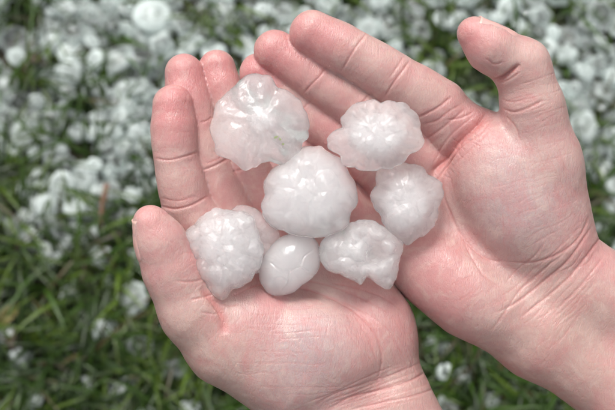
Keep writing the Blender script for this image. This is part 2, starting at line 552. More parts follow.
def add_nail(hand, fd, base, tip, out, width, overhang=0.1):
    """thin curved plate laid on the finger: base/tip = points (mm) on the finger's axis, out = dorsal direction"""
    F, D, cen = fd
    ax = tip - base; L = np.linalg.norm(ax); ax /= L
    out = np.array(out, float); out -= ax * (out @ ax); out /= np.linalg.norm(out)
    side = np.cross(ax, out)
    nu, nv = 13, 15; T = []; tipf = []
    for j in range(nv):
        v = j / (nv - 1)
        for i in range(nu):
            u = i / (nu - 1) * 2 - 1
            hw = width / 2 * (1 - 0.25 * max(0, (0.25 - v) / 0.25) ** 2) * (1 - 0.12 * max(0, (v - .8) / .2) ** 2)
            vv = v * L + overhang * v * (1 - 0.55 * u * u)
            vv += 1.2 * (u * u) * (1 - v) 
            p0 = base + ax * min(vv, L - 1.0) + side * u * hw
            p = p0 + out * 20; 
            for _ in range(40):
                d = sample(F, D, p)
                if d < 0.05: break
                p = p - out * max(d, 0.05)
                if (p - p0) @ out < -2: break
            p = p + ax * max(0, vv - (L - 1.0)) * 1.0
            lift = 0.15 - 0.75 * max(0, abs(u) - 0.8) / 0.2 - 0.6 * max(0, 0.1 - v) / 0.1
            T.append(p + out * lift); tipf.append(max(0, (v - 0.86) / 0.14))
    T = np.array(T); B = T - out * 0.55
    V = np.vstack((T, B)); n = nu * nv; Fc = []
    for j in range(nv - 1):
        for i in range(nu - 1):
            a = j * nu + i
            Fc.append((a, a + 1, a + nu + 1, a + nu)); Fc.append((n + a + nu, n + a + nu + 1, n + a + 1, n + a))
    ring = [i for i in range(nu)] + [j * nu + nu - 1 for j in range(1, nv)] + [(nv - 1) * nu + i for i in range(nu - 2, -1, -1)] + [j * nu for j in range(nv - 2, 0, -1)]
    for a, b in zip(ring, ring[1:] + ring[:1]): Fc.append((b, a, n + a, n + b))
    me = mesh_np('fingernail', V * 0.001 - cen, Fc)
    add_attr(me, 'tip', tipf + tipf)
    me.materials.append(M_nail)
    o = bpy.data.objects.new('fingernail', me); COL.objects.link(o); o.parent = hand
    return o

RED = (0.60, 0.20, 0.21); PALE = (0.68, 0.47, 0.43); TAN = (0.54, 0.365, 0.315); GREY = (0.50, 0.405, 0.415); PINK = (0.61, 0.27, 0.27)

# ---- hand on the left (thumb to the left)
Lf = [
    [(255, 305, -4, 12), (222, 258, -2, 10.8), (187, 205, 3, 10.0), (176, 157, 6, 8.5), (174, 128, 7, 9.1), (173, 105, 6, 7.9)],
    [(287, 290, -8, 12), (245, 235, -7, 10.2), (208, 166, -3, 9.2), (195, 120, -2, 8.2), (187, 92, -2, 8.6), (184, 73, -3, 7.8)],
    [(320, 288, -11, 12), (277, 232, -11, 9.8), (247, 168, -9, 8.9), (231, 115, -8, 8.1), (221, 86, -7, 8.2), (217, 68, -8, 7.4)],
    [(350, 292, -13, 11), (308, 242, -15, 8.8), (283, 192, -18, 7.8), (272, 158, -20, 7.2), (264, 132, -21, 6.8)],
]
Lt = [(287, 371, 11, 21), (229, 343, 14, 16.5), (195, 311, 17, 13), (174, 272, 20, 10.9), (160, 241, 22, 8.9), (151, 223, 22, 6.7)]
Lp = [
    [(255, 305, -4, 12), (285, 360, 3, 14), (335, 415, 3, 15)],
    [(287, 290, -8, 12), (345, 415, 0, 15)],
    [(320, 288, -11, 12), (370, 415, 0, 15)],
    [(350, 292, -13, 11.5), (375, 330, -6, 13), (392, 405, -1, 15)],
    [(338, 425, 3, 17), (380, 500, 4, 20), (460, 680, 6, 24)],
    [(392, 410, 1, 16), (450, 500, 3, 19), (540, 680, 6, 24)],
]
Lb = [  # px, py, top z, semi-axes mm, angle, blend
    (300, 348, 13, (32, 20, 15), -8, 8),
    (245, 322, 12, (15, 14, 13), 30, 7),
    (382, 325, 2, (12, 20, 13), 15, 8),
    (345, 292, -7, (15, 8, 8), -10, 7),
]
Lc = [
    ([(154, 158), (168, 160), (183, 157), (198, 152)], 0.55, 0.45, (-2, 12)),
    ([(160, 206), (175, 209), (192, 205), (208, 196)], 0.6, 0.5, (-6, 12)),
    ([(161, 198), (178, 201), (196, 196)], 0.25, 0.4, (-6, 12)),
    ([(201, 123), (208, 120), (212, 117)], 0.4, 0.4, (-10, 4)),
    ([(203, 170), (214, 166), (229, 158)], 0.6, 0.5, (-12, 2)),
    ([(206, 164), (216, 160), (226, 154)], 0.25, 0.4, (-12, 2)),
    ([(232, 120), (242, 116)], 0.4, 0.4, (-20, -5)),
    ([(232, 172), (247, 168), (262, 162)], 0.5, 0.45, (-20, -5)),
    # thumb fold and its fan
    ([(176, 281), (190, 282), (203, 279), (212, 274)], 0.35, 0.5, (8, 30)),
    ([(190, 300), (204, 297), (218, 292)], 0.5, 0.5),
    ([(200, 288), (214, 302), (222, 316), (225, 335)], 0.8, 1.8), ([(206, 296), (216, 308), (222, 320)], 0.6, 0.4),
    ([(214, 300), (228, 306), (240, 304)], 0.4, 0.5),
    ([(200, 312), (214, 314), (222, 312)], 0.35, 0.4),
    # life line round the ball of the thumb
    ([(225, 300), (260, 285), (300, 288), (335, 300), (362, 318), (376, 336), (382, 360), (376, 385)], 0.55, 0.6),
    ([(255, 281), (290, 279), (330, 286), (372, 304), (398, 322)], 0.35, 0.5),
    ([(330, 283), (356, 288), (384, 298), (404, 312)], 0.35, 0.5),
    ([(318, 296), (352, 306), (384, 326), (398, 345)], 0.25, 0.45),
    # wrist lines
    ([(330, 408), (352, 397), (385, 389), (412, 380), (432, 368)], 0.6, 0.6),
    ([(350, 410), (385, 402), (420, 394), (444, 384)], 0.45, 0.5),
    ([(318, 402), (340, 392), (370, 382), (400, 372), (426, 360)], 0.3, 0.5),
] + wrinkle_family(1, (225, 305), (235, 395), (330, 300), (370, 400), 34, 0.13, 0.28, 1.5, (.15, .5)) \
  + wrinkle_family(2, (235, 300), (370, 320), (240, 400), (350, 405), 34, 0.10, 0.25, 1.5, (.15, .45)) \
  + wrinkle_family(3, (330, 290), (395, 300), (380, 390), (440, 400), 26, 0.16, 0.3, 1.5, (.15, .5)) \
  + wrinkle_family(4, (300, 405), (330, 425), (420, 350), (445, 395), 16, 0.22, 0.32, 1.2, (.3, .8)) \
  + wrinkle_family(5, (152, 100), (158, 200), (198, 95), (212, 190), 20, 0.07, 0.22, 0.8, (.3, .8)) \
  + wrinkle_family(6, (150, 235), (215, 370), (185, 235), (250, 320), 22, 0.12, 0.26, 1, (.2, .6))
Ltones = [(172, 112, 26, RED, .75), (184, 78, 24, RED, .7), (217, 70, 24, RED, .7), (150, 222, 20, PINK, .7), (176, 180, 20, PALE, .5),
          (305, 348, 56, GREY, .75), (275, 300, 26, PINK, .7), (365, 300, 32, PINK, .45), (190, 330, 40, TAN, .5), (220, 375, 40, TAN, .5),
          (390, 400, 60, TAN, .35), (185, 300, 26, PALE, .6), (240, 360, 30, PALE, .5), (400, 340, 24, PINK, .5), (320, 290, 22, PALE, .5), (262, 205, 40, PINK, .7), (205, 262, 18, PINK, .6)]
hand_l, fd_l = build_hand('hand', Lf, Lt, Lp, Lb, Lc, Ltones)
tag(hand_l, 'left hand cupped palm up, thumb at the left edge, knobbly hailstone against its thumb', 'hand', 'cupped hands holding hailstones')
add_nail(hand_l, fd_l, P(163, 255, 10), P(150, 214, 14.0), (-1, 0.30, 0.5), 11.0)

# ---- hand on the right (thumb at the top right)
Rf = [
    [(472, 152, 0, 13), (438, 108, 5, 11.6), (396, 80, 9, 10.1), (353, 54, 12, 9.3), (330, 43, 12, 9.5), (312, 33, 12, 8.9)],
    [(447, 187, -5, 13), (405, 143, -2, 11.2), (360, 108, 3, 9.9), (316, 79, 5, 8.9), (292, 62, 5, 9.0), (275, 51, 5, 8.5)],
    [(422, 226, -8, 13), (384, 173, -7, 9.7), (336, 135, -3, 9.0), (300, 105, -2, 8.4), (277, 86, -1, 8.3), (259, 73, -1, 7.9)],
    [(402, 258, -10, 12), (352, 212, -9, 8.6), (324, 178, -8, 7.7), (310, 160, -9, 7.2), (302, 150, -9, 6.6)],
]
Rt = [(548, 238, 8, 19), (541, 165, 13, 15.5), (533, 108, 16, 11.3), (522, 66, 19, 9.8), (490, 48, 22, 8.3), (474, 33, 21, 6.4)]
Rp = [
    [(472, 152, 0, 13), (520, 220, 5, 15), (575, 292, 2, 16)],
    [(447, 187, -5, 13), (560, 300, 0, 16)],
    [(422, 226, -8, 13), (545, 318, -1, 16)],
    [(418, 264, -4, 13), (466, 296, 0, 14), (535, 335, 0, 16.5)],
    [(580, 282, 3, 18), (680, 345, 5, 20), (880, 470, 8, 24)],
    [(545, 334, 2, 17.5), (640, 398, 4, 19), (830, 530, 8, 24)],
]
Rb = [
    (512, 190, 14, (30, 19, 15), 118, 8),
    (440, 272, 3, (18, 14, 13), -30, 8),
    (476, 124, 1, (11, 6, 6), -20, 8),
    (478, 300, 5, (22, 13, 13), -32, 8),
    (363, 189, -17, (10, 10, 6), 0, 4),
]
Rc = [
    ([(367, 33), (358, 44), (350, 56), (341, 72)], 0.55, 0.45, (0, 14)),
    ([(410, 60), (403, 70), (394, 82), (384, 98)], 0.55, 0.5, (-2, 12)),
    ([(404, 56), (397, 67), (389, 78)], 0.3, 0.45, (-2, 12)),
    ([(327, 66), (320, 76), (312, 84), (302, 95)], 0.5, 0.45, (-6, 8)),
    ([(372, 92), (362, 103), (352, 118)], 0.5, 0.5, (-8, 6)),
    ([(312, 100), (304, 108), (297, 116)], 0.4, 0.45, (-12, 2)),
    ([(345, 126), (336, 136), (326, 148)], 0.45, 0.5, (-14, 2)),
    # base of the index finger
    ([(416, 118), (428, 113), (440, 106), (452, 96)], 0.6, 0.6),
    ([(420, 124), (436, 121), (448, 112), (462, 104)], 0.35, 0.5),
    # heart and head lines
    ([(404, 150), (416, 143), (434, 134), (452, 120), (466, 108)], 0.4, 0.55),
    ([(428, 180), (444, 160), (458, 142), (472, 128), (490, 112)], 1.6, 1.8), ([(432, 172), (446, 158), (458, 142), (472, 128), (487, 112)], 1.0, 0.5),
    ([(436, 182), (448, 164), (456, 150), (462, 138)], 0.9, 0.5), ([(440, 176), (452, 158), (464, 145), (480, 134), (494, 118)], 0.5, 0.5), ([(446, 120), (460, 118), (474, 112)], 0.5, 0.45),
    ([(432, 168), (440, 150), (452, 134), (466, 122), (478, 112)], 0.35, 0.5),
    # life line
    ([(462, 142), (448, 165), (443, 190), (450, 212), (463, 238), (485, 258), (508, 262)], 0.45, 0.6),
    ([(454, 166), (462, 158), (476, 145), (492, 128)], 0.3, 0.5),
    ([(463, 240), (472, 258), (484, 276), (500, 288)], 0.35, 0.5),
    ([(508, 262), (535, 262), (562, 252), (580, 236), (590, 214)], 0.5, 0.55),
    # wrist lines
    ([(500, 312), (520, 300), (545, 280), (570, 258), (592, 226)], 0.65, 0.6),
    ([(520, 318), (545, 298), (570, 276), (596, 244), (604, 232)], 0.6, 0.6),
    ([(492, 330), (505, 312), (520, 290), (540, 272), (566, 252)], 0.35, 0.5),
    ([(556, 310), (580, 286), (604, 256)], 0.4, 0.5),
    # thumb
    ([(474, 72), (486, 80), (498, 80), (508, 74), (520, 64)], 1.2, 1.0), ([(476, 72), (486, 80), (498, 80), (508, 74), (520, 64)], 0.7, 0.4),
    ([(486, 58), (494, 64), (504, 62)], 0.3, 0.45),
    ([(497, 84), (508, 80), (520, 72)], 0.4, 0.45),
    ([(502, 108), (514, 112), (528, 108), (544, 100)], 0.5, 0.55),
    ([(500, 98), (512, 102), (528, 98)], 0.25, 0.4),
    ([(506, 116), (516, 128), (520, 142)], 0.35, 0.5),
] + wrinkle_family(11, (470, 140), (560, 130), (480, 260), (590, 230), 44, 0.11, 0.26, 1.4, (.15, .5)) \
  + wrinkle_family(12, (465, 150), (490, 270), (575, 130), (590, 220), 30, 0.12, 0.26, 1.5, (.15, .5)) \
  + wrinkle_family(13, (490, 290), (540, 370), (580, 215), (620, 280), 30, 0.22, 0.32, 1.6, (.2, .6)) \
  + wrinkle_family(14, (400, 250), (480, 340), (470, 220), (520, 300), 26, 0.10, 0.28, 1.4, (.2, .5)) \
  + wrinkle_family(15, (320, 15), (425, 75), (300, 50), (390, 105), 26, 0.08, 0.22, .8, (.3, .8)) \
  + wrinkle_family(16, (500, 88), (512, 140), (560, 70), (575, 120), 18, 0.16, 0.28, 1, (.3, .7)) \
  + wrinkle_family(17, (425, 170), (470, 110), (445, 200), (500, 120), 18, 0.25, 0.35, 1.2, (.3, .8))
Rtones = [(315, 36, 30, RED, .6), (278, 53, 28, RED, .6), (258, 73, 24, RED, .8), (470, 36, 24, RED, .65), (375, 70, 24, PALE, .6), (425, 95, 22, PALE, .5),
          (440, 140, 30, PINK, .5), (535, 70, 26, PALE, .8), (545, 100, 22, PALE, .6), (520, 200, 46, GREY, .75), (505, 165, 22, GREY, .4), (440, 285, 40, PINK, .75), (560, 320, 60, TAN, .6), (600, 380, 60, TAN, .5),
          (590, 250, 24, PINK, .5), (420, 245, 26, PINK, .6), (545, 170, 26, PALE, .55), (490, 175, 20, PALE, .4), (480, 120, 24, PINK, .6), (530, 300, 26, PALE, .5), (325, 140, 30, RED, .45), (350, 195, 24, RED, .6), (445, 205, 16, PALE, .5)]
hand_r, fd_r = build_hand('hand', Rf, Rt, Rp, Rb, Rc, Rtones, kt=4, kf=4)
tag(hand_r, 'right hand cupped palm up, thumb raised at the top right, wrist towards the lower right', 'hand', 'cupped hands holding hailstones')
add_nail(hand_r, fd_r, P(508, 52, 12), P(472, 29, 14.5), (0.35, 1, 0.42), 11.0)

# ================================================================ hailstones in the hands
def radial_outline(pts, n, sm=1):
    pts = np.array(pts, float); c = pts.mean(0)
    c = 0.5 * (pts.min(0) + pts.max(0)) * 0.5 + c * 0.5
    d = pts - c; th = np.arctan2(-d[:, 1], d[:, 0]); r = np.hypot(d[:, 0], d[:, 1])
    o = np.argsort(th); th = th[o]; r = r[o]
    th3 = np.concatenate((th - 2 * math.pi, th, th + 2 * math.pi)); r3 = np.concatenate((r, r, r))
    g = np.linspace(-math.pi, math.pi, n, endpoint=False)
    rr = np.interp(g, th3, r3)
    for _ in range(sm): rr = (np.roll(rr, 1) + 2 * rr + np.roll(rr, -1)) / 4
    return c, g, rr

def knobs(XY, pts, rad):
    """round bumps: 0..1 height from the nearest knob centre"""
    d = np.full(len(XY), 9e9)
    for p, q in zip(pts, rad):
        d = np.minimum(d, ((XY - p) ** 2).sum(1) / q ** 2)
    return np.clip(1 - d, 0, 1)

def hailstone(outline, ztop, thick, label, mat, sq=2.4, lump=0.5, lump_s=5.0, knob=0.0, knob_n=0, knob_r=(2, 4), core=None, clear=(0.25, 0.75),
              ridge=0.0, ridge_n=9, dent=None, fringe=0.35, seed=0, sm=4, rings=0.0, scal=None, cracks=(), pw=0.5, grow=1.0):
    nth, nr = 180, 44
    r = np.random.default_rng(100 + seed)
    zc = ztop - thick * 0.52
    c, th, rad = radial_outline(outline, nth, sm)
    C = P(c[0], c[1], zc); sc = (D0 * 1000 - zc) / (D0 * 1000) / PXMM
    rad = rad * sc * grow
    rad = rad * (1 + 0.012 * vnoise(np.stack((np.cos(th) * 9, np.sin(th) * 9, 0 * th + seed), 1), 3))
    if scal: rad = rad * (1 + scal[0] * (np.abs(np.sin(th * scal[1] / 2 + 1.3 * vnoise(np.stack((np.cos(th) * 2, np.sin(th) * 2, 0 * th + seed), 1), 4))) - 0.6))
    rho = np.sin(np.linspace(0.0, 1, nr) * math.pi / 2) ; rho[0] = 0.012
    V = []; CL = []
    R0 = rad.mean()
    kp = r.uniform(-1, 1, (knob_n, 2)) * R0 if knob_n else np.zeros((0, 2))
    kr = r.uniform(*knob_r, knob_n) if knob_n else np.zeros(0)
    for side in (1, -1):
        X = rho[:, None] * rad[None] * np.cos(th)[None]; Y = rho[:, None] * rad[None] * np.sin(th)[None]
        RH = np.repeat(rho[:, None], nth, 1).ravel(); X = X.ravel(); Y = Y.ravel(); TH = np.tile(th, nr)
        h = np.clip(1 - RH ** sq, 0, 1) ** pw
        H = thick * (0.52 if side > 0 else 0.48)
        z = H * h
        win = np.clip((1 - RH) / 0.18, 0, 1)
        Q = np.stack((X, Y, np.full_like(X, 7.3 * side + seed)), 1)
        add = lump * (vnoise(Q / lump_s, seed) + 0.5 * vnoise(Q / (lump_s * .45), seed + 1) + 0.14 * vnoise(Q / (lump_s * .2), seed + 2))
        if knob_n: add = add + knob * (knobs(np.stack((X, Y), 1), kp, kr) ** 0.6 - 0.4)
        if ridge:   # radial folds towards the rim
            ph = TH * ridge_n + 1.6 * vnoise(Q / 6.0, seed + 7) + seed
            add = add + ridge * np.sin(ph) * np.clip((RH - .25) / .5, 0, 1)
        if rings: add = add + rings * np.sin(RH * 21) * np.clip(1 - RH, 0, 1)
        if core:    # (px, py, rx px, ry px, height mm)
            cx, cy = (core[0] - c[0]) * sc, -(core[1] - c[1]) * sc
            dd = np.sqrt(((X - cx) / (core[2] * sc)) ** 2 + ((Y - cy) / (core[3] * sc)) ** 2)
            add = add + core[4] * (1 / (1 + np.exp((dd - 1) * 9)) - 0.3)
        if dent:
            cx, cy = (dent[0] - c[0]) * sc, -(dent[1] - c[1]) * sc
            dd = np.sqrt((X - cx) ** 2 + (Y - cy) ** 2) / (dent[2] * sc)
            add = add - dent[3] * np.exp(-dd ** 2)
        if side > 0:
            for cr in cracks:
                pp = np.array([((a - c[0]) * sc, -(b - c[1]) * sc) for a, b in cr])
                dd2, _ = polydist(np.stack((X, Y), 1), smooth_poly(pp))
                add = add - 0.45 * np.exp(-(dd2 / 0.28) ** 2)
        z = np.maximum(z + add * win * (1 if side > 0 else 0.5), 0.1 * win)
        V.append(np.stack((X, Y, z * side), 1))
        cl = clear[0] + (clear[1] - clear[0]) * np.clip((RH - fringe) / (1 - fringe), 0, 1)
        if core and not dent: cl = cl * (1 - 0.48 / (1 + np.exp((dd - 1 + 0.22 * vnoise(Q / 2.2, seed + 4)) * 11)))
        if dent: cl = cl + 0.6 * np.exp(-dd ** 2)
        cl = cl + 0.16 * vnoise(Q / 3.0, seed + 9)
        CL.append(cl)
    n = nth * nr; V = np.concatenate(V); CL = np.concatenate(CL)
    F = []
    i = np.arange(nth); ip = (i + 1) % nth
    for k in range(nr - 1):
        a = k * nth
        F.append(np.stack((a + i, a + nth + i, a + nth + ip, a + ip), 1))
        F.append(np.stack((n + a + ip, n + a + nth + ip, n + a + nth + i, n + a + i), 1))
    F = np.concatenate(F)
    # weld the two rims, close the tiny centre holes
    F = np.where(F >= n + (nr - 1) * nth, F - n, F)
    Vc = np.vstack((V, V[:nth].mean(0), V[n:n + nth].mean(0)))
    top = len(V); tri = np.stack((i, ip, np.full(nth, top)), 1); tri2 = np.stack((n + ip, n + i, np.full(nth, top + 1)), 1)
    me = bpy.data.meshes.new('hailstone')
    me.from_pydata((Vc * 0.001).tolist(), [], F.tolist() + tri.tolist() + tri2.tolist())
    me.polygons.foreach_set('use_smooth', np.full(len(me.polygons), True))
    add_attr(me, 'clear', np.concatenate((np.clip(CL, 0, 1), [CL[0], CL[n]])))
    me.materials.append(mat)
    # drop the unused rim copies
    import bmesh
    bm = bmesh.new(); bm.from_mesh(me); bmesh.ops.delete(bm, geom=[v for v in bm.verts if not v.link_faces], context='VERTS'); bm.to_mesh(me); bm.free()
    o = bpy.data.objects.new('hailstone', me); COL.objects.link(o)
    o.matrix_world = MW @ Matrix.Translation(C * 0.001)
    tag(o, label, 'hailstone', 'hailstones held in the hands')
    return o, C

ICE = {
    1: ice_material('hailstone_ice_scalloped', 34, 600, 0.24, (0.53, 0.54, 0.5)),
    2: ice_material('hailstone_ice_frilled', 34, 300, 0.52, (0.52, 0.5, 0.5)),
    3: ice_material('hailstone_ice_milky', 48, 90, 0.70, (0.5, 0.5, 0.5), 0.15),
    4: ice_material('hailstone_ice_knobbly', 28, 260, 0.56, (0.48, 0.5, 0.5)),
    5: ice_material('hailstone_ice_rough', 48, 110, 0.5, bump_str=0.4),
    6: ice_material('hailstone_ice_clear', 26, 30, 0.4, frost=0.14),
    7: ice_material('hailstone_ice_smooth', 55, 80, 0.7, bump_str=0.08),
    8: ice_material('hailstone_ice_spiky', 55, 90, 0.5, bump_str=0.4),
}

S1 = [(260, 74.6), (270, 77.5), (274.6, 86), (288, 93.7), (298, 98), (301, 108), (307, 120), (307.7, 133), (299.5, 148), (296, 160), (285, 164), (270, 159.5), (261.5, 161), (255.6, 167), (247, 169), (238, 164), (228, 158), (216, 151), (214, 139), (211.7, 126), (216, 110), (225, 94), (238, 85), (248, 77)]
S2 = [(370, 100.5), (380, 103), (395, 102), (408, 106), (417, 118), (418.4, 128), (424, 140), (418, 149), (407, 156), (398, 165), (380, 168), (366, 170), (354, 167), (344, 163.5), (339, 153), (329, 147), (327, 140), (335, 131), (343, 127), (342, 118), (351, 108), (361, 102)]
S3 = [(322, 148), (330, 154), (342, 161.5), (348, 173), (356, 191), (357, 202.5), (350, 212), (348, 224), (336, 232), (320, 236), (305, 236), (289, 232), (277, 228), (264, 216), (262, 206), (266, 195), (265, 181), (273, 169), (285, 163), (295, 152), (309, 147)]
S4 = [(378, 167), (392, 165), (407, 164), (423, 168.5), (428, 175), (441, 184), (443, 194), (437, 208), (436, 221), (426, 233), (414, 240), (407, 244), (397, 240), (387, 230), (382, 216), (373, 204), (371, 196), (377, 184), (377, 174)]
S5 = [(214, 209), (226, 210.5), (236, 212), (246, 212), (253.5, 218), (255, 228), (259, 237), (263, 251.5), (259, 266), (253.5, 275), (246, 284), (233, 288), (223, 300), (214, 297), (204, 284), (195, 269), (192, 253), (185, 234), (195, 225), (204, 216)]
S6 = [(236, 205), (249, 206), (261, 212), (269.5, 219), (277, 228), (281, 237), (274, 246), (268, 258), (258, 274), (244, 268), (230, 245), (228, 215)]
S7 = [(283, 237), (293, 234), (302, 234), (315, 240), (319, 255), (317, 271), (310, 279), (302, 284), (286, 294), (271, 294), (261.5, 282), (260, 271), (263, 258), (271, 247)]
S8 = [(361, 221.5), (375, 223), (385, 230), (401.5, 244), (399, 256), (397, 266), (392, 283), (387, 289), (380, 285), (370, 278), (366, 276), (361, 284), (354, 279.5), (341, 273), (327, 269), (322, 259), (321, 245), (329, 237), (344, 230), (353, 223)]
s1, c1 = hailstone(S1, 17, 12, 'flat scalloped hailstone with a small milky core and green speck, lying on the fingers', ICE[1], lump=0.7, lump_s=5, ridge=0.8, ridge_n=9, core=(262, 124, 11, 11, 1.3), clear=(0.62, 0.66), pw=0.7, grow=1.03, seed=1, scal=(0.055, 11), sm=2)
hailstone(S2, 21, 13, 'frilled oval hailstone with raised pitted middle at the base of the right fingers', ICE[2], lump=0.9, lump_s=3.2, core=(378, 134, 29, 22, 2.4), clear=(0.6, 0.75), pw=0.7, grow=1.03, seed=2, ridge=0.5, ridge_n=15, scal=(0.05, 13), sm=2)
hailstone(S3, 19, 24, 'largest smooth milky white hailstone in the middle of the handful', ICE[3], lump=0.9, lump_s=6, clear=(0.42, 0.72), pw=0.55, grow=1.03, fringe=0.7, seed=3, scal=(0.018, 12), sm=2, knob=1.0, knob_n=34, knob_r=(3, 5))
hailstone(S4, 14, 17, 'knobbly hailstone with clear rim and milky centre on the right palm', ICE[4], lump=0.7, knob=0.8, knob_n=34, knob_r=(2.2, 3.8), core=(404, 206, 22, 25, 2.2), clear=(0.6, 0.85), pw=0.6, grow=1.03, seed=4, scal=(0.035, 14), sm=2)
hailstone(S5, 20, 19, 'knobbly bright hailstone resting against the left thumb', ICE[5], lump=0.7, knob=1.9, knob_n=60, knob_r=(2.0, 4.4), clear=(0.5, 0.8), grow=1.03, seed=5, scal=(0.03, 13), sm=2)
hailstone(S6, 9, 13, 'clear pinkish hailstone half hidden behind the knobbly one by the left thumb', ICE[6], lump=0.6, clear=(0.7, 0.8), seed=6, scal=(0.02, 9))
hailstone(S7, 13, 19, 'smooth oval egg-like hailstone with faint cracks, lowest of the handful', ICE[7], lump=0.16, lump_s=6, clear=(0.42, 0.66), grow=1.04, fringe=0.6, seed=7, sm=12,
          cracks=[[(272, 262), (280, 268), (290, 270), (300, 266), (308, 270)], [(290, 270), (288, 280), (282, 288)], [(300, 266), (304, 256), (312, 250)], [(274, 278), (281, 276), (288, 280)]])
hailstone(S8, 14, 15, 'spiky irregular hailstone with a dent in its middle, between the two palms', ICE[8], lump=0.8, lump_s=4, knob=2.0, knob_n=32, knob_r=(2.2, 4.6), dent=(373, 253, 9, 7), clear=(0.45, 0.75), grow=1.05, pw=0.6, seed=8, sm=2, scal=(0.03, 11))
# scraps of grass frozen to the first stone
M_scrap = plain_material('grass_scrap', (0.20, 0.25, 0.11), (0.26, 0.30, 0.16))
for (px, py, L, a) in ((276, 137, 0.9, 0.4), (280, 139, 0.6, -0.8), (283, 144, 0.5, 0.1)):
    p = P(px, py, 17.2) - c1
    V = [(L * ca, w * 0.45, h) for h in (-.9, .25) for (ca, w) in ((-1, .3), (-.2, 1), (.9, .5), (1, -.3), (0, -1), (-.8, -.6))]
    V = [((x * math.cos(a) - y * math.sin(a) + p[0]) * .001, (x * math.sin(a) + y * math.cos(a) + p[1]) * .001, (z + p[2] - .6) * .001) for x, y, z in V]
    Fs = [(6, 7, 8, 9, 10, 11), (5, 4, 3, 2, 1, 0)] + [(k, (k + 1) % 6, 6 + (k + 1) % 6, 6 + k) for k in range(6)]
    me = bpy.data.meshes.new('grass_scrap'); me.from_pydata(V, [], Fs); me.materials.append(M_scrap)
    o = bpy.data.objects.new('grass_scrap', me); COL.objects.link(o); o.parent = s1

# ================================================================ hail lying on the lawn
def lawn_stone(kind, seed):
    nth, nr = 30, 8
    r = np.random.default_rng(500 + seed)
    th = np.linspace(0, 2 * math.pi, nth, endpoint=False)
    k = r.integers(4, 9); amp = (0.02, 0.06, 0.11)[kind]
    rad = 1 + amp * np.sin(k * th + r.uniform(0, 6)) + amp * np.sin((k // 2 + 1) * th + r.uniform(0, 6)) * .8
    rad /= rad.max()
    rad = rad * (1 - r.uniform(0, .22) * np.sin(th + r.uniform(0, 6)) ** 2)
    rho = np.sin(np.linspace(0, 1, nr) * math.pi / 2); rho[0] = 0.03
    thick = (0.36, 0.5, 0.62)[kind]
    V = []; CL = []
    for side in (1, -1):
        RH = np.repeat(rho[:, None], nth, 1)
        X = RH * rad[None] * np.cos(th)[None]; Y = RH * rad[None] * np.sin(th)[None]
        z = thick * np.sqrt(np.clip(1 - RH ** 2.3, 0, 1))
        Q = np.stack((X.ravel(), Y.ravel(), np.full(X.size, seed + side * .5)), 1)
        z = z.ravel() * (1 + .10 * vnoise(Q * 2.2, seed) + .05 * vnoise(Q * 6, seed)) + (0.015 * np.sin(RH.ravel() * r.uniform(9, 14)) * np.clip(1 - RH.ravel(), 0, 1))
        V.append(np.stack((X.ravel(), Y.ravel(), z * side), 1))
        cl = 0.56 + 0.32 * np.sin(RH.ravel() * r.uniform(6, 12) + r.uniform(-1.8, -1.0)) + 0.12 * vnoise(Q * 4, seed + 3)
        CL.append(cl)
    n = nth * nr; V = np.concatenate(V); CL = np.concatenate(CL)
    i = np.arange(nth); ip = (i + 1) % nth; F = []
    for q in range(nr - 1):
        a = q * nth
        F += np.stack((a + i, a + nth + i, a + nth + ip, a + ip), 1).tolist()
        F += np.stack((n + a + ip, n + a + nth + ip, n + a + nth + i, n + a + i), 1).tolist()
    F = [[x - n if x >= n + (nr - 1) * nth else x for x in f] for f in F]
    F.append(list(range(nth))); F.append(list(range(n + nth - 1, n - 1, -1)))
    m = len(V) - nth                      # rim of the lower half is the last ring: unused after welding
    return V[:m], F, CL[:m]

PROTO = []
for q in range(14):
    V, F, CL = lawn_stone((0, 1, 1, 2, 1, 0, 2)[q % 7], q)
    PROTO.append((V, F, CL))
PROTO_ME = []
UNIT = 0.012                               # prototypes are built with this radius
for V, F, CL in PROTO:
    me = bpy.data.meshes.new('hailstone_shape')
    me.from_pydata((V * UNIT).tolist(), [], F)
    me.polygons.foreach_set('use_smooth', np.full(len(me.polygons), True))
    add_attr(me, 'clear', np.clip(CL, 0, 1)); me.materials.append(M_lhail)
    PROTO_ME.append(me)

def lawn_put(px, py, rpx, proto, h, label, group):
    o = bpy.data.objects.new('lawn_hailstone', PROTO_ME[proto]); COL.objects.link(o)
    s = rpx * GPX / UNIT
    o.location = ground_at(px, py, h)
    o.rotation_euler = (random.uniform(-.4, .4), random.uniform(-.4, .4), random.uniform(0, 6.28))
    o.scale = (s, s, s * random.uniform(.85, 1.2))
    tag(o, label, 'hailstone', group)
    return o

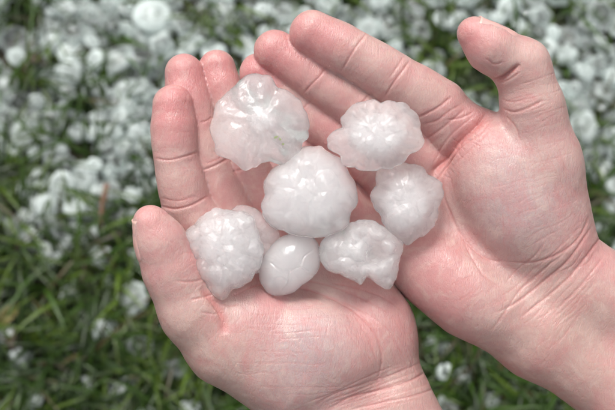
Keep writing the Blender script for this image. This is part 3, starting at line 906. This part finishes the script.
# stones that can be picked out one by one in the picture: px, py, radius px, prototype, label
NAMED = [
    (152, 16, 19, 0, 'largest round disc-shaped hailstone with rings, at the top left of the lawn'),
    (73, 31, 14, 1, 'pale pointed hailstone in the grass near the top left'),
    (92, 41, 8, 5, 'narrow upright pale hailstone next to the pointed one at the top left'),
    (70, 72, 16, 2, 'broad lumpy hailstone left of the fingers in the upper left hail'),
    (95, 60, 11, 0, 'ringed clear hailstone with bright core in the upper left hail'),
    (17, 57, 10, 7, 'ringed hailstone with bright eye near the left picture edge'),
    (142, 90, 14, 3, 'plump grey hailstone just left of the index fingertip'),
    (141, 115, 11, 6, 'bright white hailstone left of the index finger'),
    (124, 148, 12, 4, 'bright milky hailstone left of the middle of the index finger'),
    (50, 122, 14, 9, 'round grey hailstone in the hail at left'),
    (24, 135, 16, 8, 'large lumpy whitish hailstone at the left picture edge'),
    (94, 165, 8, 0, 'small ringed clear hailstone standing alone in dark grass'),
    (66, 165, 12, 11, 'pale saddle-shaped hailstone in the left hail'),
    (62, 187, 15, 5, 'wide flat hailstone at the lower border of the left hail'),
    (45, 205, 12, 12, 'pale rounded hailstone above the grass at lower left'),
    (75, 208, 12, 7, 'ringed grey hailstone left of the brown stalk'),
    (68, 243, 10, 3, 'small grey hailstone sunk in the grass below the left hail'),
    (101, 257, 13, 2, 'dark clear hailstone at the foot of the brown stalk'),
    (136, 258, 10, 0, 'ringed clear hailstone close to the left thumb'),
    (133, 298, 17, 9, 'large grey hailstone beside the base of the left thumb'),
    (103, 328, 13, 13, 'grey hailstone half covered by grass at the lower left'),
    (20, 358, 12, 3, 'bright hailstone in the grass near the lower left edge'),
    (35, 400, 9, 6, 'hailstone at the bottom left corner of the lawn'),
    (177, 368, 13, 4, 'grey hailstone beside the heel of the left hand'),
    (190, 408, 10, 1, 'pale hailstone at the bottom edge below the left hand'),
    (328, 4, 14, 8, 'pale hailstone above the right index fingertip'),
    (388, 25, 16, 9, 'broad pale hailstone above the middle of the right index finger'),
    (445, 20, 12, 12, 'grey hailstone at the left of the raised right thumb'),
    (600, 95, 16, 2, 'large grey hailstone at the right picture edge'),
    (586, 72, 10, 13, 'oval pale hailstone right of the thumb knuckle'),
    (567, 55, 12, 10, 'grey hailstone just beyond the right thumb knuckle'),
    (600, 15, 16, 1, 'broad pale hailstone in the top right corner'),
    (463, 375, 10, 3, 'dim hailstone in the dark grass between the wrists'),
    (445, 372, 8, 7, 'dim small hailstone in dark grass next to the left wrist'),
    (492, 402, 9, 4, 'dim hailstone at the bottom edge between the forearms'),
    (470, 112, 12, 5, 'grey hailstone seen in the gap between right thumb and index finger'),
]
placed = []
for (x, y, r, pr, lab) in NAMED:
    lawn_put(x, y, r * 1.12, pr, 0.018, lab, 'hailstones on the lawn')
    placed.append((x, y, r))

HOLES = [(30, 12, 22), (22, 86, 14), (80, 100, 13), (86, 150, 18), (458, 75, 24), (490, 82, 18), (438, 42, 12), (425, 62, 12), (572, 78, 10), (556, 18, 14), (116, 47, 11), (238, 4, 12), (592, 205, 26), (50, 60, 9), (8, 175, 20), (60, 140, 8), (345, 2, 9), (35, 165, 14)]
def density(px, py):
    """how much hail covers the lawn, from the photograph: thick beyond the hands, thinning towards the viewer"""
    for (hx, hy, hr) in HOLES:
        if (px - hx) ** 2 + (py - hy) ** 2 < hr * hr: return 0.0
    if px < 260:
        edge = 240 + 25 * math.sin(px / 37.0) - 0.10 * px
        d = 1.0 if py < edge - 60 else max(0.04, 1 - (py - edge + 60) / 75)
        if px < 60 and py > 130: d *= 0.75
        return d
    if py < 150: return 0.92
    if px > 540: return 0.85 if py < 215 else 0.15
    return max(0.10, 1 - (py - 150) / 100)

def behind_hands(px, py):
    pts = [(150, 200), (158, 90), (190, 52), (300, 10), (440, 85), (500, 112), (545, 45), (580, 120), (610, 245), (615, 410), (240, 405), (140, 220)]
    ins = False; j = len(pts) - 1
    for i in range(len(pts)):
        (xi, yi), (xj, yj) = pts[i], pts[j]
        if (yi > py) != (yj > py) and px < (xj - xi) * (py - yi) / (yj - yi) + xi: ins = not ins
        j = i
    return ins

fill = []
grid = {}
def near(x, y, r):
    gx, gy = int(x // 36), int(y // 36)
    spread = max(1.0, min(1.7, 0.42 / max(density(x, y), 0.05) ** 0.7))
    for a in (-1, 0, 1):
        for b in (-1, 0, 1):
            for (qx, qy, qr) in grid.get((gx + a, gy + b), ()):
                if (qx - x) ** 2 + (qy - y) ** 2 < (0.60 * (r + qr) * spread) ** 2: return True
    return False
def keep(q): grid.setdefault((int(q[0] // 36), int(q[1] // 36)), []).append(q)
for q in placed: keep(q)
for tries in range(60000):
    x, y = random.uniform(-330, 945), random.uniform(-230, 600)
    r = random.choice((9, 10, 11, 12, 13, 14, 15, 16, 17, 19)) if tries < 30000 else random.choice((8, 9, 10, 11, 13))
    if random.random() > density(x, y) or near(x, y, r): continue
    keep((x, y, r)); fill.append((x, y, r))
seen = [f for f in fill if -8 < f[0] < 623 and -8 < f[1] < 418 and not behind_hands(*f[:2])]
seen_set = set(seen); rest = [f for f in fill if f not in seen_set]
seen.sort(key=lambda f: -f[2])
rest += seen[255:]
ANCH = [(152, 16, 'the big round disc hailstone'), (73, 31, 'the pointed hailstone at the top left'), (20, 57, 'the ringed hailstone at the left edge'), (172, 88, 'the left index fingertip'),
        (124, 148, 'the bright milky hailstone by the index finger'), (24, 135, 'the large lumpy hailstone at the left edge'), (94, 165, 'the small ringed hailstone in dark grass'), (103, 215, 'the brown stalk'),
        (9, 315, 'the yellow leaf'), (133, 298, 'the large grey hailstone by the left thumb'), (20, 358, 'the bright hailstone at the lower left'), (177, 368, 'the hailstone by the left heel of the hand'),
        (216, 48, 'the left ring fingertip'), (295, 15, 'the right index fingertip'), (388, 25, 'the broad hailstone above the right index finger'), (457, 18, 'the right thumb tip'), (545, 45, 'the right thumb knuckle'),
        (600, 95, 'the large grey hailstone at the right edge'), (608, 245, 'the right wrist'), (470, 105, 'the gap between right thumb and index'), (463, 375, 'the dim hailstone between the wrists'),
        (70, 72, 'the broad lumpy hailstone at the upper left'), (103, 328, 'the half covered hailstone at the lower left'), (600, 15, 'the broad hailstone in the top right corner')]
ORD = ['first', 'second', 'third', 'fourth', 'fifth', 'sixth', 'seventh', 'eighth', 'ninth', 'tenth', 'eleventh', 'twelfth']
DIRS = ['right', 'up and right', 'up', 'up and left', 'left', 'down and left', 'down', 'down and right']
buckets = {}
for f in seen[:255]:
    a = min(ANCH, key=lambda q: (q[0] - f[0]) ** 2 + (q[1] - f[1]) ** 2)
    k = int(round(math.atan2(a[1] - f[1], f[0] - a[0]) / (math.pi / 4))) % 8
    buckets.setdefault((a, k), []).append(f)
for (a, k), fs in buckets.items():
    fs.sort(key=lambda f: (a[0] - f[0]) ** 2 + (a[1] - f[1]) ** 2)
    for n_, f in enumerate(fs):
        lab = '%s hailstone %s from %s' % (ORD[min(n_, 11)], DIRS[k], a[2])
        lawn_put(f[0], f[1], f[2] * 1.10, random.randrange(14), random.uniform(0.006, 0.014), lab, 'hailstones on the lawn')

# hail outside the picture and under the hands, plus the crumbs between the stones: uncountable
VV, FF, CC = [], [], []
off = 0
crumbs = []
for _ in range(900):
    x, y = random.uniform(-330, 945), random.uniform(-230, 600)
    if random.random() < density(x, y) ** 2: crumbs.append((x, y, random.uniform(4, 11)))
tmpF = []
for n_, (x, y, r) in enumerate(rest + crumbs):
    V, F, CL = PROTO[random.randrange(14)]
    s = r * GPX
    E = np.array(Euler((random.uniform(-.4, .4), random.uniform(-.4, .4), random.uniform(0, 6.28))).to_matrix())
    g = np.array(ground_at(x, y, random.uniform(0.002, 0.006)))
    VV.append((V * s) @ E.T + g); CC.append(CL)
    tmpF += [[i + off for i in f] for f in F]; off += len(V)
me = bpy.data.meshes.new('hail_cover'); me.from_pydata(np.concatenate(VV).tolist(), [], tmpF)
me.polygons.foreach_set('use_smooth', np.full(len(me.polygons), True))
add_attr(me, 'clear', np.clip(np.concatenate(CC), 0, 1)); me.materials.append(M_lhail)
o = bpy.data.objects.new('hail_cover', me); COL.objects.link(o)
tag(o, 'crushed ice and small hail crumbs between the stones on the lawn', 'hail', kind='stuff')

# ================================================================ grass
def grass(name, n, label, seed, lrange, wrange, lift):
    r = np.random.default_rng(seed)
    V, F, T = [], [], []
    SEG = 5; cnt = 0
    while cnt < n:
        x, y = r.uniform(-360, 975), r.uniform(-260, 640)
        dn = density(x, y)
        if r.random() < dn * 0.72: continue
        nb = r.integers(3, 8); base = np.array(ground_at(x, y, 0.0)); ca = r.uniform(0, 6.28)
        tone = r.random()
        for _ in range(nb):
            L = r.uniform(*lrange) * (0.65 if dn > .6 else 1); w = r.uniform(*wrange); a = ca + r.normal(0, 1.1)
            d = np.array((math.cos(a), math.sin(a), 0)); sd = np.array((-d[1], d[0], 0))
            bend = r.uniform(0.5, 1.9); p = base + np.array((r.normal(0, .006), r.normal(0, .006), 0)); el = r.uniform(0.5, 1.35)
            curl = r.normal(0, .5)
            c0 = np.array((0.048, 0.105, 0.010)) if tone < .55 else (np.array((0.105, 0.17, 0.016)) if tone < .85 else np.array((0.028, 0.062, 0.012)))
            if r.random() < .07: c0 = np.array((0.12, 0.09, 0.04))
            c0 = c0 * r.uniform(.3, 1.05)
            b0 = len(V)
            for s in range(SEG + 1):
                t = s / SEG; ww = w * (1 - t ** 2.2) * .5 + 0.00015
                up = np.array((0, 0, 1.0)) * math.cos(el) + d * math.sin(el)     # blade normal
                q = max(p[2], 0.002); pp = np.array((p[0], p[1], q + lift))
                V.append(pp - sd * ww); V.append(pp - up * ww * .35); V.append(pp + sd * ww)
                T += [c0] * 3
                stepv = (d * math.cos(el) + np.array((0, 0, 1)) * math.sin(el)) * (L / SEG)
                p = p + stepv; el -= bend / SEG; a += curl / SEG
                d = np.array((math.cos(a), math.sin(a), 0)); sd = np.array((-d[1], d[0], 0))
            for s in range(SEG):
                b = b0 + s * 3
                F.append((b, b + 1, b + 4, b + 3)); F.append((b + 1, b + 2, b + 5, b + 4))
            cnt += 1
    me = mesh_np(name, V, F)
    add_attr(me, 'tint', np.concatenate((np.array(T), np.ones((len(T), 1))), 1), 'FLOAT_COLOR')
    me.materials.append(M_grass)
    o = bpy.data.objects.new(name, me); COL.objects.link(o)
    return tag(o, label, 'grass', kind='stuff')
grass('grass', 15000, 'wet green lawn grass between and over the hail', 21, (0.025, 0.075), (0.0018, 0.0046), 0.0)

# ================================================================ small things on the lawn
M_stalk = plain_material('dry_stalk', (0.20, 0.095, 0.06), (0.14, 0.07, 0.045))
M_leaf = plain_material('yellow_leaf', (0.20, 0.17, 0.05), (0.08, 0.07, 0.02), 120)
M_leaf2 = plain_material('brown_leaf', (0.07, 0.045, 0.03), (0.04, 0.025, 0.015), 120)
def stalk(p0, p1, r, name, label, mat):
    a, b = ground_at(*p0), ground_at(*p1)
    V, F = [], []
    n = 7
    for s in range(n):
        t = s / (n - 1); c = a.lerp(b, t); c.z += 0.004 * math.sin(t * 3.1)
        rr = r * (1.1 - .35 * t) * (1.25 if s in (2, 5) else 1)
        d = (b - a).normalized(); u = d.cross(Vector((0, 0, 1))).normalized(); v = u.cross(d)
        for k in range(8):
            q = k * math.pi / 4; V.append(c + u * math.cos(q) * rr + v * math.sin(q) * rr)
    for s in range(n - 1):
        for k in range(8): F.append((s * 8 + k, s * 8 + (k + 1) % 8, s * 8 + 8 + (k + 1) % 8, s * 8 + 8 + k))
    F.append(tuple(range(7, -1, -1))); F.append(tuple(range((n - 1) * 8, n * 8)))
    me = bpy.data.meshes.new(name); me.from_pydata([tuple(v) for v in V], [], F); me.materials.append(mat)
    me.polygons.foreach_set('use_smooth', np.full(len(me.polygons), True))
    o = bpy.data.objects.new(name, me); COL.objects.link(o)
    return tag(o, label, 'stalk')
stalk((107, 184, 0.030), (100, 231, 0.024), 0.0022, 'dry_stalk', 'thin reddish brown dry stalk standing among the hail at left', M_stalk)

def fallen_leaf(px, py, L, W, ang, name, label, mat, h=0.02):
    c = ground_at(px, py, h); V, F = [], []
    nu, nv = 9, 7
    ca, sa = math.cos(ang), math.sin(ang)
    for side in (0, 1):
        for i in range(nu):
            t = i / (nu - 1); w = W * math.sin(math.pi * min(1, t * .96 + .03)) ** .7
            for j in range(nv):
                s = j / (nv - 1) * 2 - 1
                x = (t - .5) * L; y = s * w * .5
                z = .25 * W * s * s + .004 * math.sin(t * 5 + s) - side * 0.0005
                V.append((c.x + x * ca - y * sa, c.y + x * sa + y * ca, c.z + z))
    n = nu * nv
    for i in range(nu - 1):
        for j in range(nv - 1):
            a = i * nv + j
            F.append((a, a + nv, a + nv + 1, a + 1)); F.append((n + a + 1, n + a + nv + 1, n + a + nv, n + a))
    ring = [j for j in range(nv)] + [i * nv + nv - 1 for i in range(1, nu)] + [(nu - 1) * nv + j for j in range(nv - 2, -1, -1)] + [i * nv for i in range(nu - 2, 0, -1)]
    for a, b in zip(ring, ring[1:] + ring[:1]): F.append((a, b, n + b, n + a))
    me = bpy.data.meshes.new(name); me.from_pydata(V, [], F); me.materials.append(mat)
    me.polygons.foreach_set('use_smooth', np.full(len(me.polygons), True))
    o = bpy.data.objects.new(name, me); COL.objects.link(o)
    return tag(o, label, 'leaf')
fallen_leaf(9, 315, .026, .014, 0.8, 'fallen_leaf', 'curled yellow leaf in the grass at the left edge', M_leaf)
fallen_leaf(38, 61, .020, .010, -.5, 'fallen_leaf', 'small brown leaf scrap between hailstones near the upper left edge', M_leaf2)
fallen_leaf(14, 338, .022, .012, 1.9, 'fallen_leaf', 'brown leaf below the yellow one at the left edge', M_leaf2)
